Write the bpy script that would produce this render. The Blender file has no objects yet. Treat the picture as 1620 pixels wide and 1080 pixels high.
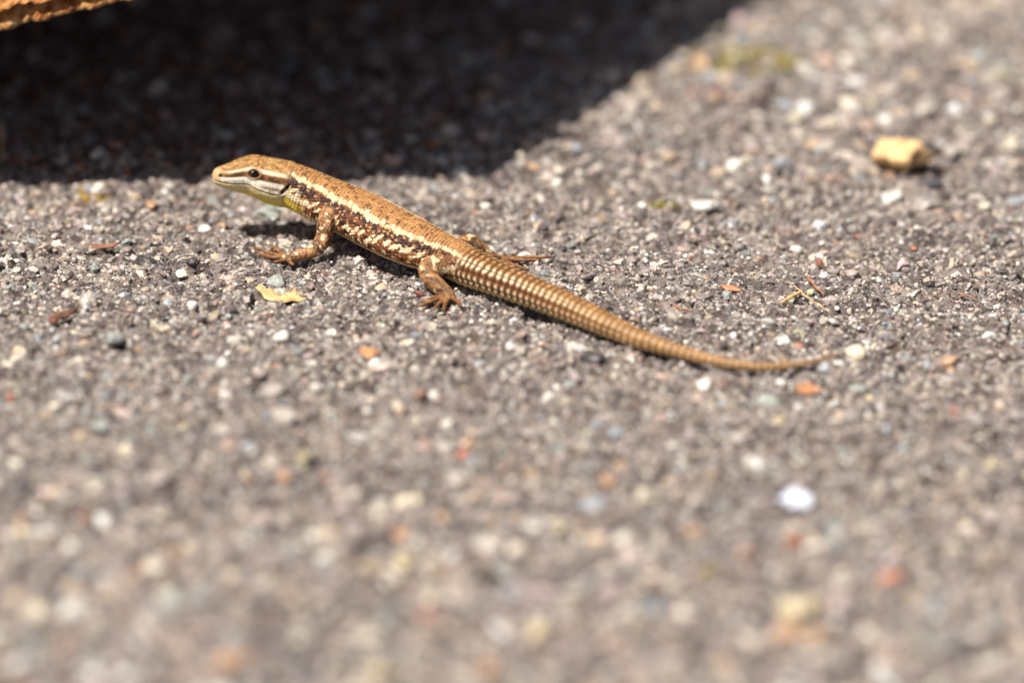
import bpy, math, random
import numpy as np
from mathutils import Matrix, Vector

random.seed(7)
RNG = np.random.default_rng(11)
MM = 0.001                                   # everything below is laid out in millimetres
scene = bpy.context.scene
COL = scene.collection

# ------------------------------------------------------------------ camera
ELEV, ROLL, DIST, PXMM = math.radians(25.0), math.radians(1.5), 1600.0, 7.2
W, H = 1620.0, 1080.0
FW = np.array([0, math.cos(ELEV), -math.sin(ELEV)])
RT0 = np.array([1.0, 0, 0]); UP0 = np.array([0, math.sin(ELEV), math.cos(ELEV)])
RT = RT0 * math.cos(ROLL) + UP0 * math.sin(ROLL)
UP = UP0 * math.cos(ROLL) - RT0 * math.sin(ROLL)
CAM = -FW * DIST
VIEWW = W / PXMM                             # width of the view at the aim point
cam_d = bpy.data.cameras.new('camera')
cam = bpy.data.objects.new('camera', cam_d)
COL.objects.link(cam)
cam_d.sensor_width = 36.0
cam_d.lens = 36.0 * DIST / VIEWW
cam_d.clip_start, cam_d.clip_end = 0.05, 200.0
m = Matrix(((RT[0], UP[0], -FW[0], CAM[0] * MM), (RT[1], UP[1], -FW[1], CAM[1] * MM),
            (RT[2], UP[2], -FW[2], CAM[2] * MM), (0, 0, 0, 1)))
cam.matrix_world = m
scene.camera = cam


def at(px, py, z=0.0):
    """photo pixel + height (mm) -> point (mm)"""
    d = FW + RT * ((px - W / 2) / PXMM / DIST) + UP * (-(py - H / 2) / PXMM / DIST)
    t = (z - CAM[2]) / d[2]
    return CAM + d * t


def to_px(P):
    v = np.asarray(P, float) - CAM
    dd = v @ FW
    return np.stack([W / 2 + v @ RT / dd * DIST * PXMM, H / 2 - v @ UP / dd * DIST * PXMM], -1)


def mm_per_px(P):
    return float((np.asarray(P) - CAM) @ FW) / DIST / PXMM


cam_d.dof.use_dof = True
cam_d.dof.focus_distance = float((at(620, 425, 2.0) - CAM) @ FW) * MM
cam_d.dof.aperture_fstop = cam_d.lens / 55.0

# ------------------------------------------------------------------ light
SX, SY = 0.42, 0.25                          # shadow offset per unit of height
SUN = Vector((-SX, -SY, 1)).normalized()
world = bpy.data.worlds.new('World'); scene.world = world; world.use_nodes = True
nt = world.node_tree; nt.nodes.clear()
sky = nt.nodes.new('ShaderNodeTexSky'); sky.sky_type = 'NISHITA'; sky.sun_disc = False
sky.sun_elevation = math.asin(SUN.z); sky.sun_rotation = math.atan2(SUN.x, SUN.y)
sky.air_density = 0.9; sky.dust_density = 3.0; sky.ozone_density = 0.6
bg = nt.nodes.new('ShaderNodeBackground'); bg.inputs['Strength'].default_value = 0.05
wo = nt.nodes.new('ShaderNodeOutputWorld')
nt.links.new(sky.outputs[0], bg.inputs[0]); nt.links.new(bg.outputs[0], wo.inputs[0])
sun_d = bpy.data.lights.new('sun', 'SUN'); sun_d.energy = 5.0; sun_d.angle = math.radians(0.53)
sun_d.color = (1.0, 0.95, 0.87)
sun = bpy.data.objects.new('sun', sun_d); COL.objects.link(sun)
sun.rotation_euler = SUN.to_track_quat('Z', 'Y').to_euler(); sun.location = SUN * 3
vs = scene.view_settings
vs.view_transform = 'Standard'; vs.look = 'None'; vs.exposure = 0.54; vs.gamma = 1.0
vs.use_curve_mapping = False


# ------------------------------------------------------------------ helpers
def hsh(ix, iy, seed=0):
    ix = np.asarray(ix).astype(np.int64).astype(np.uint32); iy = np.asarray(iy).astype(np.int64).astype(np.uint32)
    h = ix * np.uint32(374761393) + iy * np.uint32(668265263) + np.uint32((seed * 974711 + 12345) & 0xffffffff)
    h = (h ^ (h >> np.uint32(13))) * np.uint32(1274126177)
    h = (h ^ (h >> np.uint32(16))) * np.uint32(2246822519)
    h = h ^ (h >> np.uint32(13))
    return (h & np.uint32(0xffffff)).astype(np.float64) / 0xffffff


def vn(x, y, seed=0):
    """smooth value noise, -1..1"""
    x = np.asarray(x, float); y = np.asarray(y, float)
    ix = np.floor(x); iy = np.floor(y); fx = x - ix; fy = y - iy
    fx = fx * fx * fx * (fx * (fx * 6 - 15) + 10); fy = fy * fy * fy * (fy * (fy * 6 - 15) + 10)
    a = hsh(ix, iy, seed); b = hsh(ix + 1, iy, seed); c = hsh(ix, iy + 1, seed); d = hsh(ix + 1, iy + 1, seed)
    return ((a * (1 - fx) + b * fx) * (1 - fy) + (c * (1 - fx) + d * fx) * fy) * 2 - 1


def sst(a, b, x):
    t = np.clip((np.asarray(x, float) - a) / (b - a), 0, 1)
    return t * t * (3 - 2 * t)


def lin(r, g, b):
    f = lambda c: (c / 255 / 12.92) if c <= 10 else ((c / 255 + 0.055) / 1.055) ** 2.4
    return np.array([f(r), f(g), f(b)])


def mesh_np(name, V, F, smooth=True, color=None):
    """V (n,3) mm, F (m,3|4) ints"""
    F = np.asarray(F); k = F.shape[1]
    me = bpy.data.meshes.new(name)
    me.vertices.add(len(V)); me.vertices.foreach_set('co', (np.asarray(V, np.float32) * MM).ravel())
    me.loops.add(F.size); me.loops.foreach_set('vertex_index', F.astype(np.int32).ravel())
    me.polygons.add(len(F)); me.polygons.foreach_set('loop_start', np.arange(0, F.size, k, dtype=np.int32))
    me.polygons.foreach_set('use_smooth', np.full(len(F), smooth))
    me.update(calc_edges=True)
    if color is not None:
        a = me.color_attributes.new('Col', 'FLOAT_COLOR', 'POINT')
        a.data.foreach_set('color', np.concatenate([np.asarray(color, np.float32), np.ones((len(V), 1), np.float32)], 1).ravel())
    return me


def obj(name, me, mat=None, parent=None, label=None, cat=None, group=None, kind=None):
    o = bpy.data.objects.new(name, me); COL.objects.link(o)
    if me is not None and mat is not None and len(me.materials) == 0: me.materials.append(mat)
    if parent: o.parent = parent
    for k, v in (('label', label), ('category', cat), ('group', group), ('kind', kind)):
        if v: o[k] = v
    return o


class Nodes:
    def __init__(s, name):
        s.mat = bpy.data.materials.new(name); s.mat.use_nodes = True
        s.t = s.mat.node_tree; s.b = s.t.nodes['Principled BSDF']

    def n(s, kind, **kw):
        x = s.t.nodes.new(kind)
        for k, v in kw.items(): setattr(x, k, v)
        return x

    def l(s, a, b): s.t.links.new(a, b)

    def ramp(s, fac, stops, interp='LINEAR'):
        r = s.n('ShaderNodeValToRGB'); r.color_ramp.interpolation = interp
        e = r.color_ramp.elements
        while len(e) < len(stops): e.new(0.5)
        for i, (p, c) in enumerate(stops):
            e[i].position = p; e[i].color = (*c, 1)
        s.l(fac, r.inputs[0]); return r.outputs[0]

    def noise(s, vec, scale, detail=4, rough=0.6):
        x = s.n('ShaderNodeTexNoise'); x.inputs['Scale'].default_value = scale
        x.inputs['Detail'].default_value = detail; x.inputs['Roughness'].default_value = rough
        s.l(vec, x.inputs['Vector']); return x

    def mix(s, fac, a, b, blend='MIX'):
        x = s.n('ShaderNodeMix', data_type='RGBA', blend_type=blend)
        for v, i in ((fac, 0), (a, 6), (b, 7)):
            if hasattr(v, 'links'): s.l(v, x.inputs[i])
            else: x.inputs[i].default_value = v if i == 0 else (*v, 1)
        return x.outputs[2]

    def bump(s, h, strength, dist):
        x = s.n('ShaderNodeBump'); x.inputs['Strength'].default_value = strength; x.inputs['Distance'].default_value = dist
        s.l(h, x.inputs['Height']); s.l(x.outputs[0], s.b.inputs['Normal'])


# ------------------------------------------------------------------ ground surface
def coarse(x, y):
    return 0.55 * vn(x / 34, y / 34, 1) + 0.40 * vn(x / 13 + 3.1, y / 13, 2)


def hm(x, y):
    h = coarse(x, y)
    h = h + 0.62 * vn(x / 5.2, y / 5.2 + 7, 3) + 0.46 * vn(x / 2.3, y / 2.3, 4) + 0.28 * vn(x / 1.05, y / 1.05, 5) - 0.7 * sst(0.3, 0.75, vn(x / 1.7 + 21, y / 1.7, 12))
    p = vn(x / 4.1 + 40, y / 4.1, 6)
    rdg = np.abs(vn(x / 6.3 + 11, y / 6.3, 8) + .4 * vn(x / 2.2, y / 2.2 + 5, 9))
    return h - 1.5 * sst(0.3, 0.8, p) - 1.15 * (1 - sst(0.0, 0.17, rdg))     # pits and cracks between the stones


def seat(x, y):
    return coarse(x, y) + 0.62 * vn(x / 5.2, y / 5.2 + 7, 3)


def grow(lo, hi, step, far, g=1.09, cap=None):
    mid = np.arange(lo, hi + 1e-6, step); out = []
    s, x = step, hi
    while x < far:
        s = s * g if (cap is None or x > hi + cap[1]) else min(s * g, cap[0]); x += s; out.append(x)
    s, x, neg = step, lo, []
    while x > -far:
        s = s * g if (cap is None or x < lo - cap[1]) else min(s * g, cap[0]); x -= s; neg.append(x)
    return np.array(neg[::-1] + list(mid) + out)


gx = grow(-128, 128, 0.5, 40000, 1.10, (2.0, 60))
gy = grow(-30, 75, 0.47, 40000, 1.06, (1.3, 170))
GX, GY = np.meshgrid(gx, gy)
fade = 1.0 / (1.0 + np.maximum(0, np.hypot(GX, GY) - 600) / 400)
GZ = hm(GX, GY) * fade
V = np.stack([GX, GY, GZ], -1).reshape(-1, 3)
nx, ny = len(gx), len(gy)
idx = np.arange(nx * ny).reshape(ny, nx)
F = np.stack([idx[:-1, :-1], idx[:-1, 1:], idx[1:, 1:], idx[1:, :-1]], -1).reshape(-1, 4)

g = Nodes('weathered_concrete')
tc = g.n('ShaderNodeTexCoord').outputs['Object']
vor = g.n('ShaderNodeTexVoronoi'); vor.inputs['Scale'].default_value = 620; g.l(tc, vor.inputs['Vector'])
sep = g.n('ShaderNodeSeparateColor'); g.l(vor.outputs['Color'], sep.inputs[0])
cellc = g.ramp(sep.outputs[0], [(0, (0.12, 0.10, 0.088)), (0.3, (0.24, 0.205, 0.18)), (0.6, (0.34, 0.295, 0.26)),
                               (0.8, (0.36, 0.29, 0.22)), (0.92, (0.32, 0.33, 0.30)), (1, (0.5, 0.45, 0.38))])
n1 = g.noise(tc, 900, 6, 0.75)
paste = g.ramp(n1.outputs[0], [(0.36, (0.045, 0.037, 0.035)), (0.47, (0.18, 0.152, 0.136)), (0.56, (0.36, 0.31, 0.275)), (0.68, (0.62, 0.56, 0.48))])
n2 = g.noise(tc, 60, 3, 0.6)
tint = g.ramp(n2.outputs[0], [(0.3, (0.70, 0.66, 0.70)), (0.5, (0.92, 0.88, 0.90)), (0.7, (1.18, 1.1, 1.05))])
vo2 = g.n('ShaderNodeTexVoronoi'); vo2.inputs['Scale'].default_value = 210
wp = g.n('ShaderNodeVectorMath', operation='MULTIPLY_ADD'); g.l(g.noise(tc, 500, 3).outputs['Color'], wp.inputs[0]); wp.inputs[1].default_value = (.004, .004, .004); g.l(tc, wp.inputs[2]); g.l(wp.outputs[0], vo2.inputs['Vector'])
sp2 = g.n('ShaderNodeSeparateColor'); g.l(vo2.outputs['Color'], sp2.inputs[0])
big = g.ramp(sp2.outputs[0], [(0, (0.13, 0.105, 0.095)), (0.25, (0.22, 0.19, 0.17)), (0.5, (0.34, 0.30, 0.265)), (0.68, (0.44, 0.35, 0.26)), (0.8, (0.36, 0.37, 0.34)), (0.9, (0.44, 0.30, 0.22)), (1, (0.66, 0.60, 0.50))])
cellc = g.mix(0.55, cellc, big)
c = g.mix(0.42, cellc, paste); c = g.mix(1.0, c, tint, 'MULTIPLY')
nd = g.noise(tc, 190, 6, 0.72); dm = g.ramp(nd.outputs[0], [(0.47, (1, 1, 1)), (0.57, (0.34, 0.29, 0.28))]); c = g.mix(1.0, c, dm, 'MULTIPLY')   # dirt in the pores
vf = g.n('ShaderNodeTexVoronoi'); vf.inputs['Scale'].default_value = 1050; g.l(tc, vf.inputs['Vector']); sf = g.n('ShaderNodeSeparateColor'); g.l(vf.outputs['Color'], sf.inputs[0])
c = g.mix(g.ramp(sf.outputs[1], [(0.86, (0, 0, 0)), (0.9, (0.8, 0.8, 0.8))]), c, (0.68, 0.62, 0.54))
c = g.mix(g.ramp(sf.outputs[2], [(0.88, (0, 0, 0)), (0.92, (0.8, 0.8, 0.8))]), c, (0.045, 0.04, 0.04))
g.l(c, g.b.inputs['Base Color']); g.b.inputs['Roughness'].default_value = 0.8
g.bump(n1.outputs[0], 1.0, 0.001)
M_GROUND = g.mat
pavement = obj('pavement', mesh_np('pavement', V, F), M_GROUND, kind='structure',
               label='rough grey weathered concrete full of small embedded stones')

# ------------------------------------------------------------------ stones
PAL = [  # weight, sRGB
    (20, (138, 126, 122)), (17, (160, 147, 141)), (12, (116, 104, 102)), (9, (88, 78, 77)), (11, (184, 172, 162)),
    (7, (192, 173, 150)), (7, (212, 201, 184)), (6, (240, 234, 222)), (5, (150, 157, 154)), (3, (146, 153, 160)),
    (3, (182, 155, 142)), (1.6, (180, 148, 114)), (0.4, (178, 118, 88)), (0.4, (146, 98, 84)), (4, (62, 56, 58)),
    (1.0, (160, 156, 130)), (4, (176, 158, 158))]
PW = np.array([p[0] for p in PAL], float); PW /= PW.sum()
PC = np.array([lin(*p[1]) for p in PAL])
t = (1 + 5 ** 0.5) / 2
ICO_V = np.array([(-1, t, 0), (1, t, 0), (-1, -t, 0), (1, -t, 0), (0, -1, t), (0, 1, t), (0, -1, -t), (0, 1, -t), (t, 0, -1), (t, 0, 1), (-t, 0, -1), (-t, 0, 1)], float)
ICO_V /= np.linalg.norm(ICO_V[0])
ICO_F = np.array([(0, 11, 5), (0, 5, 1), (0, 1, 7), (0, 7, 10), (0, 10, 11), (1, 5, 9), (5, 11, 4), (11, 10, 2), (10, 7, 6), (7, 1, 8),
                  (3, 9, 4), (3, 4, 2), (3, 2, 6), (3, 6, 8), (3, 8, 9), (4, 9, 5), (2, 4, 11), (6, 2, 10), (8, 6, 7), (9, 8, 1)])


def subdiv(V, F):
    V = [tuple(v) for v in V]; mid = {}; out = []

    def mp(a, b):
        k = (min(a, b), max(a, b))
        if k not in mid:
            p = (np.array(V[a]) + np.array(V[b])) / 2; p /= np.linalg.norm(p); V.append(tuple(p)); mid[k] = len(V) - 1
        return mid[k]
    for a, b, c in F:
        x, y, z = mp(a, b), mp(b, c), mp(c, a); out += [(a, x, z), (b, y, x), (c, z, y), (x, y, z)]
    return np.array(V), np.array(out)


def rotm(n):
    q = RNG.normal(size=(n, 4)); q /= np.linalg.norm(q, axis=1)[:, None]
    w, x, y, z = q.T
    return np.stack([1 - 2 * (y * y + z * z), 2 * (x * y - z * w), 2 * (x * z + y * w), 2 * (x * y + z * w), 1 - 2 * (x * x + z * z), 2 * (y * z - x * w),
                     2 * (x * z - y * w), 2 * (y * z + x * w), 1 - 2 * (x * x + y * y)], -1).reshape(n, 3, 3)


def grains(name, xs, ys, r, lift, flat=0.75, var=0.38):
    n = len(xs)
    v = ICO_V[None] * (1 + RNG.uniform(-0.4, 0.4, (n, 12, 1)))
    v = v * np.stack([np.ones(n), RNG.uniform(0.6, 1, n), RNG.uniform(0.5, 0.9, n)], -1)[:, None]
    v = np.einsum('nij,nkj->nki', rotm(n), v)
    v[..., 2] *= flat
    v *= r[:, None, None]
    v += np.stack([xs, ys, hm(xs, ys) + r * lift], -1)[:, None]
    ci = RNG.choice(len(PAL), n, p=PW)
    c = PC[ci] * np.exp(RNG.normal(0, var, (n, 1)))
    c = np.repeat(c, 12, 0)
    Fz = (ICO_F[None] + (np.arange(n) * 12)[:, None, None]).reshape(-1, 3)
    return mesh_np(name, v.reshape(-1, 3), Fz, False, np.clip(c, 0, 0.85))


s = Nodes('mineral_grains')
at_ = s.n('ShaderNodeVertexColor'); at_.layer_name = 'Col'
tcs = s.n('ShaderNodeTexCoord').outputs['Object']
nn = s.noise(tcs, 1500, 4, 0.7)
mot = s.ramp(nn.outputs[0], [(0.3, (0.5, 0.48, 0.47)), (0.7, (1.25, 1.22, 1.18))])
g3 = s.noise(tcs, 330, 5, 0.75); gm = s.ramp(g3.outputs[0], [(0.52, (0, 0, 0)), (0.6, (0.7, 0.7, 0.7))])
gc = s.ramp(s.noise(tcs, 900, 6, 0.75).outputs[0], [(0.36, (0.06, 0.05, 0.045)), (0.49, (0.22, 0.19, 0.17)), (0.58, (0.34, 0.295, 0.262)), (0.7, (0.56, 0.50, 0.43))])
s.l(s.mix(gm, s.mix(1.0, at_.outputs[0], mot, 'MULTIPLY'), gc), s.b.inputs['Base Color'])
s.b.inputs['Roughness'].default_value = 0.55
s.bump(nn.outputs[0], 0.6, 0.0003)
M_GRAIN = s.mat


def scatter(x0, x1, y0, y1, step):
    X, Y = np.meshgrid(np.arange(x0, x1, step), np.arange(y0, y1, step))
    X = X.ravel() + RNG.uniform(-.6, .6, X.size) * step; Y = Y.ravel() + RNG.uniform(-.6, .6, Y.size) * step
    return X, Y


def inview(X, Y, mx=60, my=60):
    p = to_px(np.stack([X, Y, np.zeros_like(X)], -1))
    return (p[:, 0] > -mx) & (p[:, 0] < W + mx) & (p[:, 1] > -my) & (p[:, 1] < H + my)


X, Y = scatter(-135, 135, -55, 85, 1.08); k = inview(X, Y); X, Y = X[k], Y[k]
fine = grains('fine_grit', X, Y, 0.17 + 0.58 * RNG.random(len(X)) ** 2.2, 0.08)
obj('fine_grit', fine, M_GRAIN, pavement, kind='stuff')
X, Y = scatter(-210, 210, -330, 330, 2.8); k = inview(X, Y, 420, 260); X, Y = X[k], Y[k]
coarse_me = grains('coarse_grit', X, Y, (0.5 + 1.5 * RNG.random(len(X)) ** 2.4) * (1 + .75 * sst(45, 130, np.abs(Y - 10))), -0.15, var=0.2)
obj('coarse_grit', coarse_me, M_GRAIN, pavement, kind='stuff')

# single stones one can pick out: children of the pavement
SP_V, SP_F = subdiv(ICO_V, ICO_F)


def lump(seed, jag=0.22):
    r = np.random.default_rng(seed)
    v = SP_V.copy()
    for _ in range(9):                       # knock flat faces off
        d = r.normal(size=3); d /= np.linalg.norm(d); lim = r.uniform(0.5, 0.85)
        p = v @ d; v -= np.maximum(0, p - lim)[:, None] * d
    v *= 1 + 0.07 * r.normal(size=(len(v), 1)).clip(-1.8, 1.8)
    return v


LUMPS = [mesh_np('stone', lump(100 + i), SP_F, i % 2 != 0) for i in range(12)]


def stone_mat(name, rgb, rough=0.5):
    s = Nodes(name); oi = s.n('ShaderNodeObjectInfo'); tcs = s.n('ShaderNodeTexCoord').outputs['Object']
    nn = s.noise(tcs, 1100, 5, 0.7)
    base = lin(*rgb)
    k = s.ramp(nn.outputs[0], [(0.28, tuple(base * 0.5)), (0.5, tuple(base)), (0.72, tuple(np.minimum(base * 1.25, 0.85)))])
    v = s.ramp(oi.outputs['Random'], [(0, (0.72, 0.72, 0.72)), (1, (1.12, 1.1, 1.06))])
    geo = s.n('ShaderNodeNewGeometry').outputs['Position']
    n3 = s.noise(geo, 420, 5, 0.75)                       # cement smeared over the stone
    msk = s.ramp(n3.outputs[0], [(0.50, (0, 0, 0)), (0.58, (0.95, 0.95, 0.95))])
    n4 = s.noise(geo, 900, 5, 0.75)
    cem = s.ramp(n4.outputs[0], [(0.36, (0.05, 0.042, 0.042)), (0.5, (0.19, 0.165, 0.158)), (0.7, (0.46, 0.41, 0.37))])
    k = s.mix(msk, k, cem)
    s.l(s.mix(1.0, k, v, 'MULTIPLY'), s.b.inputs['Base Color'])
    s.b.inputs['Roughness'].default_value = rough; s.bump(nn.outputs[0], 0.5, 0.0004)
    return s.mat


SM = {'grey': (146, 135, 130), 'pale': (184, 174, 165), 'cream': (216, 203, 180), 'white': (234, 228, 218), 'tan': (188, 164, 134),
      'orange': (184, 142, 106), 'red': (160, 114, 96), 'green': (164, 170, 162), 'blue': (164, 171, 178), 'dark': (72, 67, 68),
      'pink': (192, 173, 165), 'brown': (124, 100, 90), 'yellow': (206, 189, 150), 'salmon': (204, 118, 80)}
SM = {k: stone_mat(k + '_stone', v) for k, v in SM.items()}
stone_cache = {}


def stone(x, y, rx, ry, rz, mat, sink=0.35, rot=None):
    i = random.randrange(len(LUMPS)); key = (i, mat)
    if key not in stone_cache:
        me = LUMPS[i].copy(); me.materials.append(SM[mat]); stone_cache[key] = me
    o = obj('stone', stone_cache[key], None, pavement)
    o.location = (x * MM, y * MM, (float(hm(x, y)) + rz * (1 - 2 * sink)) * MM)
    o.rotation_euler = (random.uniform(-.25, .25), random.uniform(-.25, .25), random.uniform(-.5, .5) if rot is None else rot)
    o.scale = (rx, ry, rz)
    return o


# px, py, width px, height px, tone
NOTED = [(1600, 228, 55, 26, 'cream'), (1505, 240, 36, 26, 'pale'), (1180, 255, 32, 20, 'cream'), (1285, 272, 22, 22, 'cream'),
         (1055, 252, 34, 20, 'tan'), (1030, 262, 20, 18, 'cream'), (1535, 106, 44, 36, 'tan'), (1430, 75, 46, 34, 'pink'),
         (1262, 184, 34, 24, 'cream'), (1312, 192, 30, 24, 'cream'), (1130, 148, 46, 26, 'red'), (1410, 312, 52, 24, 'white'),
         (1112, 330, 62, 22, 'white'), (1250, 322, 26, 18, 'cream'), (1215, 316, 40, 14, 'blue'), (880, 290, 22, 20, 'white'),
         (777, 390, 24, 22, 'white'), (838, 380, 40, 22, 'pale'), (882, 205, 44, 28, 'grey'), (912, 238, 30, 18, 'blue'),
         (967, 210, 36, 24, 'pink'), (1290, 140, 50, 30, 'grey'), (1195, 155, 60, 34, 'brown'), (1560, 330, 30, 18, 'cream'),
         (1580, 155, 40, 30, 'pale'), (1370, 100, 40, 30, 'green'), (1350, 190, 60, 30, 'pink'), (1460, 180, 50, 30, 'pale'),
         (910, 552, 50, 24, 'white'), (940, 573, 52, 22, 'dark'), (607, 583, 46, 22, 'pink'), (642, 541, 22, 17, 'cream'),
         (806, 547, 18, 15, 'white'), (895, 637, 28, 24, 'yellow'), (686, 624, 24, 22, 'white'), (664, 628, 24, 18, 'red'),
         (733, 716, 36, 32, 'salmon'), (585, 632, 26, 20, 'cream'), (628, 634, 28, 22, 'cream'), (868, 628, 24, 20, 'white'),
         (115, 862, 40, 40, 'white'), (57, 965, 52, 50, 'cream'), (2, 1005, 36, 46, 'cream'), (430, 890, 60, 36, 'pink'),
         (452, 1018, 90, 34, 'dark'), (1022, 792, 54, 26, 'cream'), (962, 761, 44, 20, 'orange'), (776, 815, 34, 28, 'orange'),
         (500, 612, 28, 26, 'white'), (100, 628, 28, 24, 'white'), (15, 634, 26, 20, 'salmon'), (200, 708, 30, 26, 'cream'),
         (360, 550, 15, 14, 'white'), (448, 536, 36, 20, 'white'), (308, 531, 15, 13, 'red'), (447, 555, 13, 11, 'red'),
         (712, 506, 14, 13, 'white'), (578, 470, 12, 15, 'white'), (1240, 537, 40, 20, 'white'), (1200, 541, 22, 16, 'cream'),
         (1113, 608, 34, 28, 'white'), (1235, 606, 20, 26, 'white'), (1213, 634, 50, 24, 'green'), (1232, 664, 28, 24, 'yellow'),
         (1373, 532, 22, 18, 'white'), (1400, 536, 22, 14, 'blue'), (1355, 562, 38, 30, 'cream'), (1328, 576, 28, 26, 'white'),
         (1388, 439, 24, 20, 'white'), (1513, 434, 32, 17, 'white'), (1552, 437, 30, 12, 'tan'), (1428, 408, 18, 18, 'cream'),
         (1285, 408, 20, 14, 'cream'), (1240, 409, 16, 16, 'white'), (1258, 386, 30, 18, 'white'), (1316, 512, 22, 13, 'white'),
         (1282, 463, 18, 13, 'yellow'), (1505, 590, 18, 10, 'orange'), (1500, 578, 44, 18, 'orange'), (1356, 610, 44, 16, 'green'),
         (1377, 620, 20, 18, 'yellow'), (1397, 626, 18, 18, 'tan'), (1515, 650, 44, 24, 'red'), (1570, 735, 30, 30, 'yellow'),
         (1525, 748, 30, 26, 'cream'), (1400, 808, 32, 24, 'yellow'), (1390, 780, 26, 24, 'cream'), (1510, 868, 36, 50, 'cream'),
         (1185, 880, 36, 34, 'red'), (1260, 968, 90, 40, 'yellow'), (1240, 1000, 100, 30, 'orange'), (640, 890, 44, 36, 'yellow'),
         (590, 900, 50, 34, 'tan'), (680, 942, 50, 36, 'cream'), (680, 975, 50, 28, 'red'), (580, 1010, 50, 46, 'cream'),
         (720, 760, 44, 30, 'pale'), (650, 790, 60, 26, 'cream'), (600, 815, 36, 30, 'cream'), (780, 870, 70, 40, 'pale'),
         (885, 838, 34, 30, 'yellow'), (1030, 895, 34, 40, 'pink'), (1000, 870, 40, 36, 'pink'), (480, 730, 28, 26, 'yellow'),
         (450, 760, 28, 28, 'orange'), (520, 765, 28, 24, 'red'), (45, 758, 24, 26, 'cream'), (35, 838, 36, 34, 'yellow'),
         (190, 740, 20, 20, 'yellow'), (250, 980, 80, 60, 'pale'), (350, 1065, 50, 30, 'orange'), (220, 905, 24, 34, 'orange'),
         (595, 1075, 60, 30, 'yellow'), (770, 1060, 40, 36, 'orange'), (850, 1000, 50, 40, 'yellow'), (1440, 940, 34, 34, 'tan'),
         (300, 590, 30, 22, 'green'), (180, 545, 40, 24, 'green'), (140, 480, 40, 26, 'pale'), (270, 480, 30, 14, 'blue'),
         (305, 492, 22, 14, 'white'), (110, 462, 14, 10, 'white'), (145, 470, 42, 16, 'pale'), (60, 420, 40, 18, 'grey'),
         (230, 415, 44, 26, 'dark'), (260, 424, 24, 10, 'dark'), (310, 336, 24, 17, 'white'), (120, 328, 34, 26, 'pink'),
         (155, 297, 34, 22, 'white'), (240, 330, 24, 14, 'orange'), (320, 318, 14, 18, 'red'), (90, 356, 24, 18, 'pink'),
         (45, 344, 16, 22, 'white'), (425, 336, 60, 24, 'green'), (440, 450, 44, 22, 'green'), (340, 620, 22, 18, 'orange'),
         (483, 594, 16, 16, 'pink'), (430, 622, 60, 24, 'pale'), (70, 660, 26, 20, 'tan'), (575, 640, 40, 14, 'grey'),
         (175, 103, 34, 28, 'pink'), (717, 205, 44, 20, 'tan'), (655, 155, 26, 22, 'tan'), (355, 215, 50, 18, 'pale'),
         (275, 230, 20, 18, 'cream'), (245, 237, 18, 12, 'tan'), (745, 242, 24, 16, 'blue'), (790, 220, 24, 16, 'blue')]
for px, py, w, h, tone in NOTED:
    p = at(px, py); k = mm_per_px(p)
    rx = w * k / 2 * 0.95
    ry = min(max(h * k / 2 / 0.6, rx * 0.55), rx * 1.15)
    stone(p[0], p[1], rx, ry, min(rx, ry) * 0.75, tone, 0.40, random.uniform(-.35, .35))
tones = ['grey'] * 5 + ['pale'] * 4 + ['cream'] * 2 + ['green', 'blue', 'pink', 'tan', 'brown', 'dark', 'white', 'orange']
n = 0
while n < 298 - len(NOTED):
    px, py = random.uniform(-10, 1630), random.choice([random.uniform(300, 700), random.uniform(-10, 1090)])
    p = at(px, py)
    r = random.uniform(0.9, 2.2) if 330 < py < 640 else random.uniform(1.8, 4.2)
    stone(p[0], p[1], r, r * random.uniform(.6, 1), r * random.uniform(.4, .7), random.choice(tones), 0.45)
    n += 1

# ------------------------------------------------------------------ rusty plate that throws the shade
def shade_pt(z, S):
    return np.array([S[0] - z * SX, S[1] - z * SY, z])


def edge_height(spx, spy):
    S = at(spx, spy)
    best = min(np.arange(10, 110, 0.1), key=lambda z: abs(to_px(shade_pt(z, S))[1] - (49 - 0.205 * to_px(shade_pt(z, S))[0])))
    return shade_pt(best, S)


E0, E1 = edge_height(60, 288), edge_height(330, 290)
slope = (E1[2] - E0[2]) / (E1[0] - E0[0])


def on_plate(spx, spy, dz=0.0):
    S = at(spx, spy); z0 = E0[2] + dz
    z = (z0 + slope * (S[0] - E0[0])) / (1 + slope * SX)
    return shade_pt(z, S)


PF = on_plate(778, 279); PB = on_plate(1200, 2)
PB = PF + (PB - PF) * 2.2
dl = (PF - E0); dl /= dl[0]
PL = E0 - dl * min(E0[2] - 3.0, 1e9) / slope if slope > 0.02 else E0 - dl * 250
PLB = PL + (PB - PF) * np.array([0.3, 1, 0.0])
NU, NV = 800, 32
uu = np.linspace(0, 1, NU); vv = np.linspace(0, 1, NV) ** 1.8
UU, VV = np.meshgrid(uu, vv)
Q = ((1 - UU) * (1 - VV))[..., None] * PL + (UU * (1 - VV))[..., None] * PF + (UU * VV)[..., None] * PB + ((1 - UU) * VV)[..., None] * PLB
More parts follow.
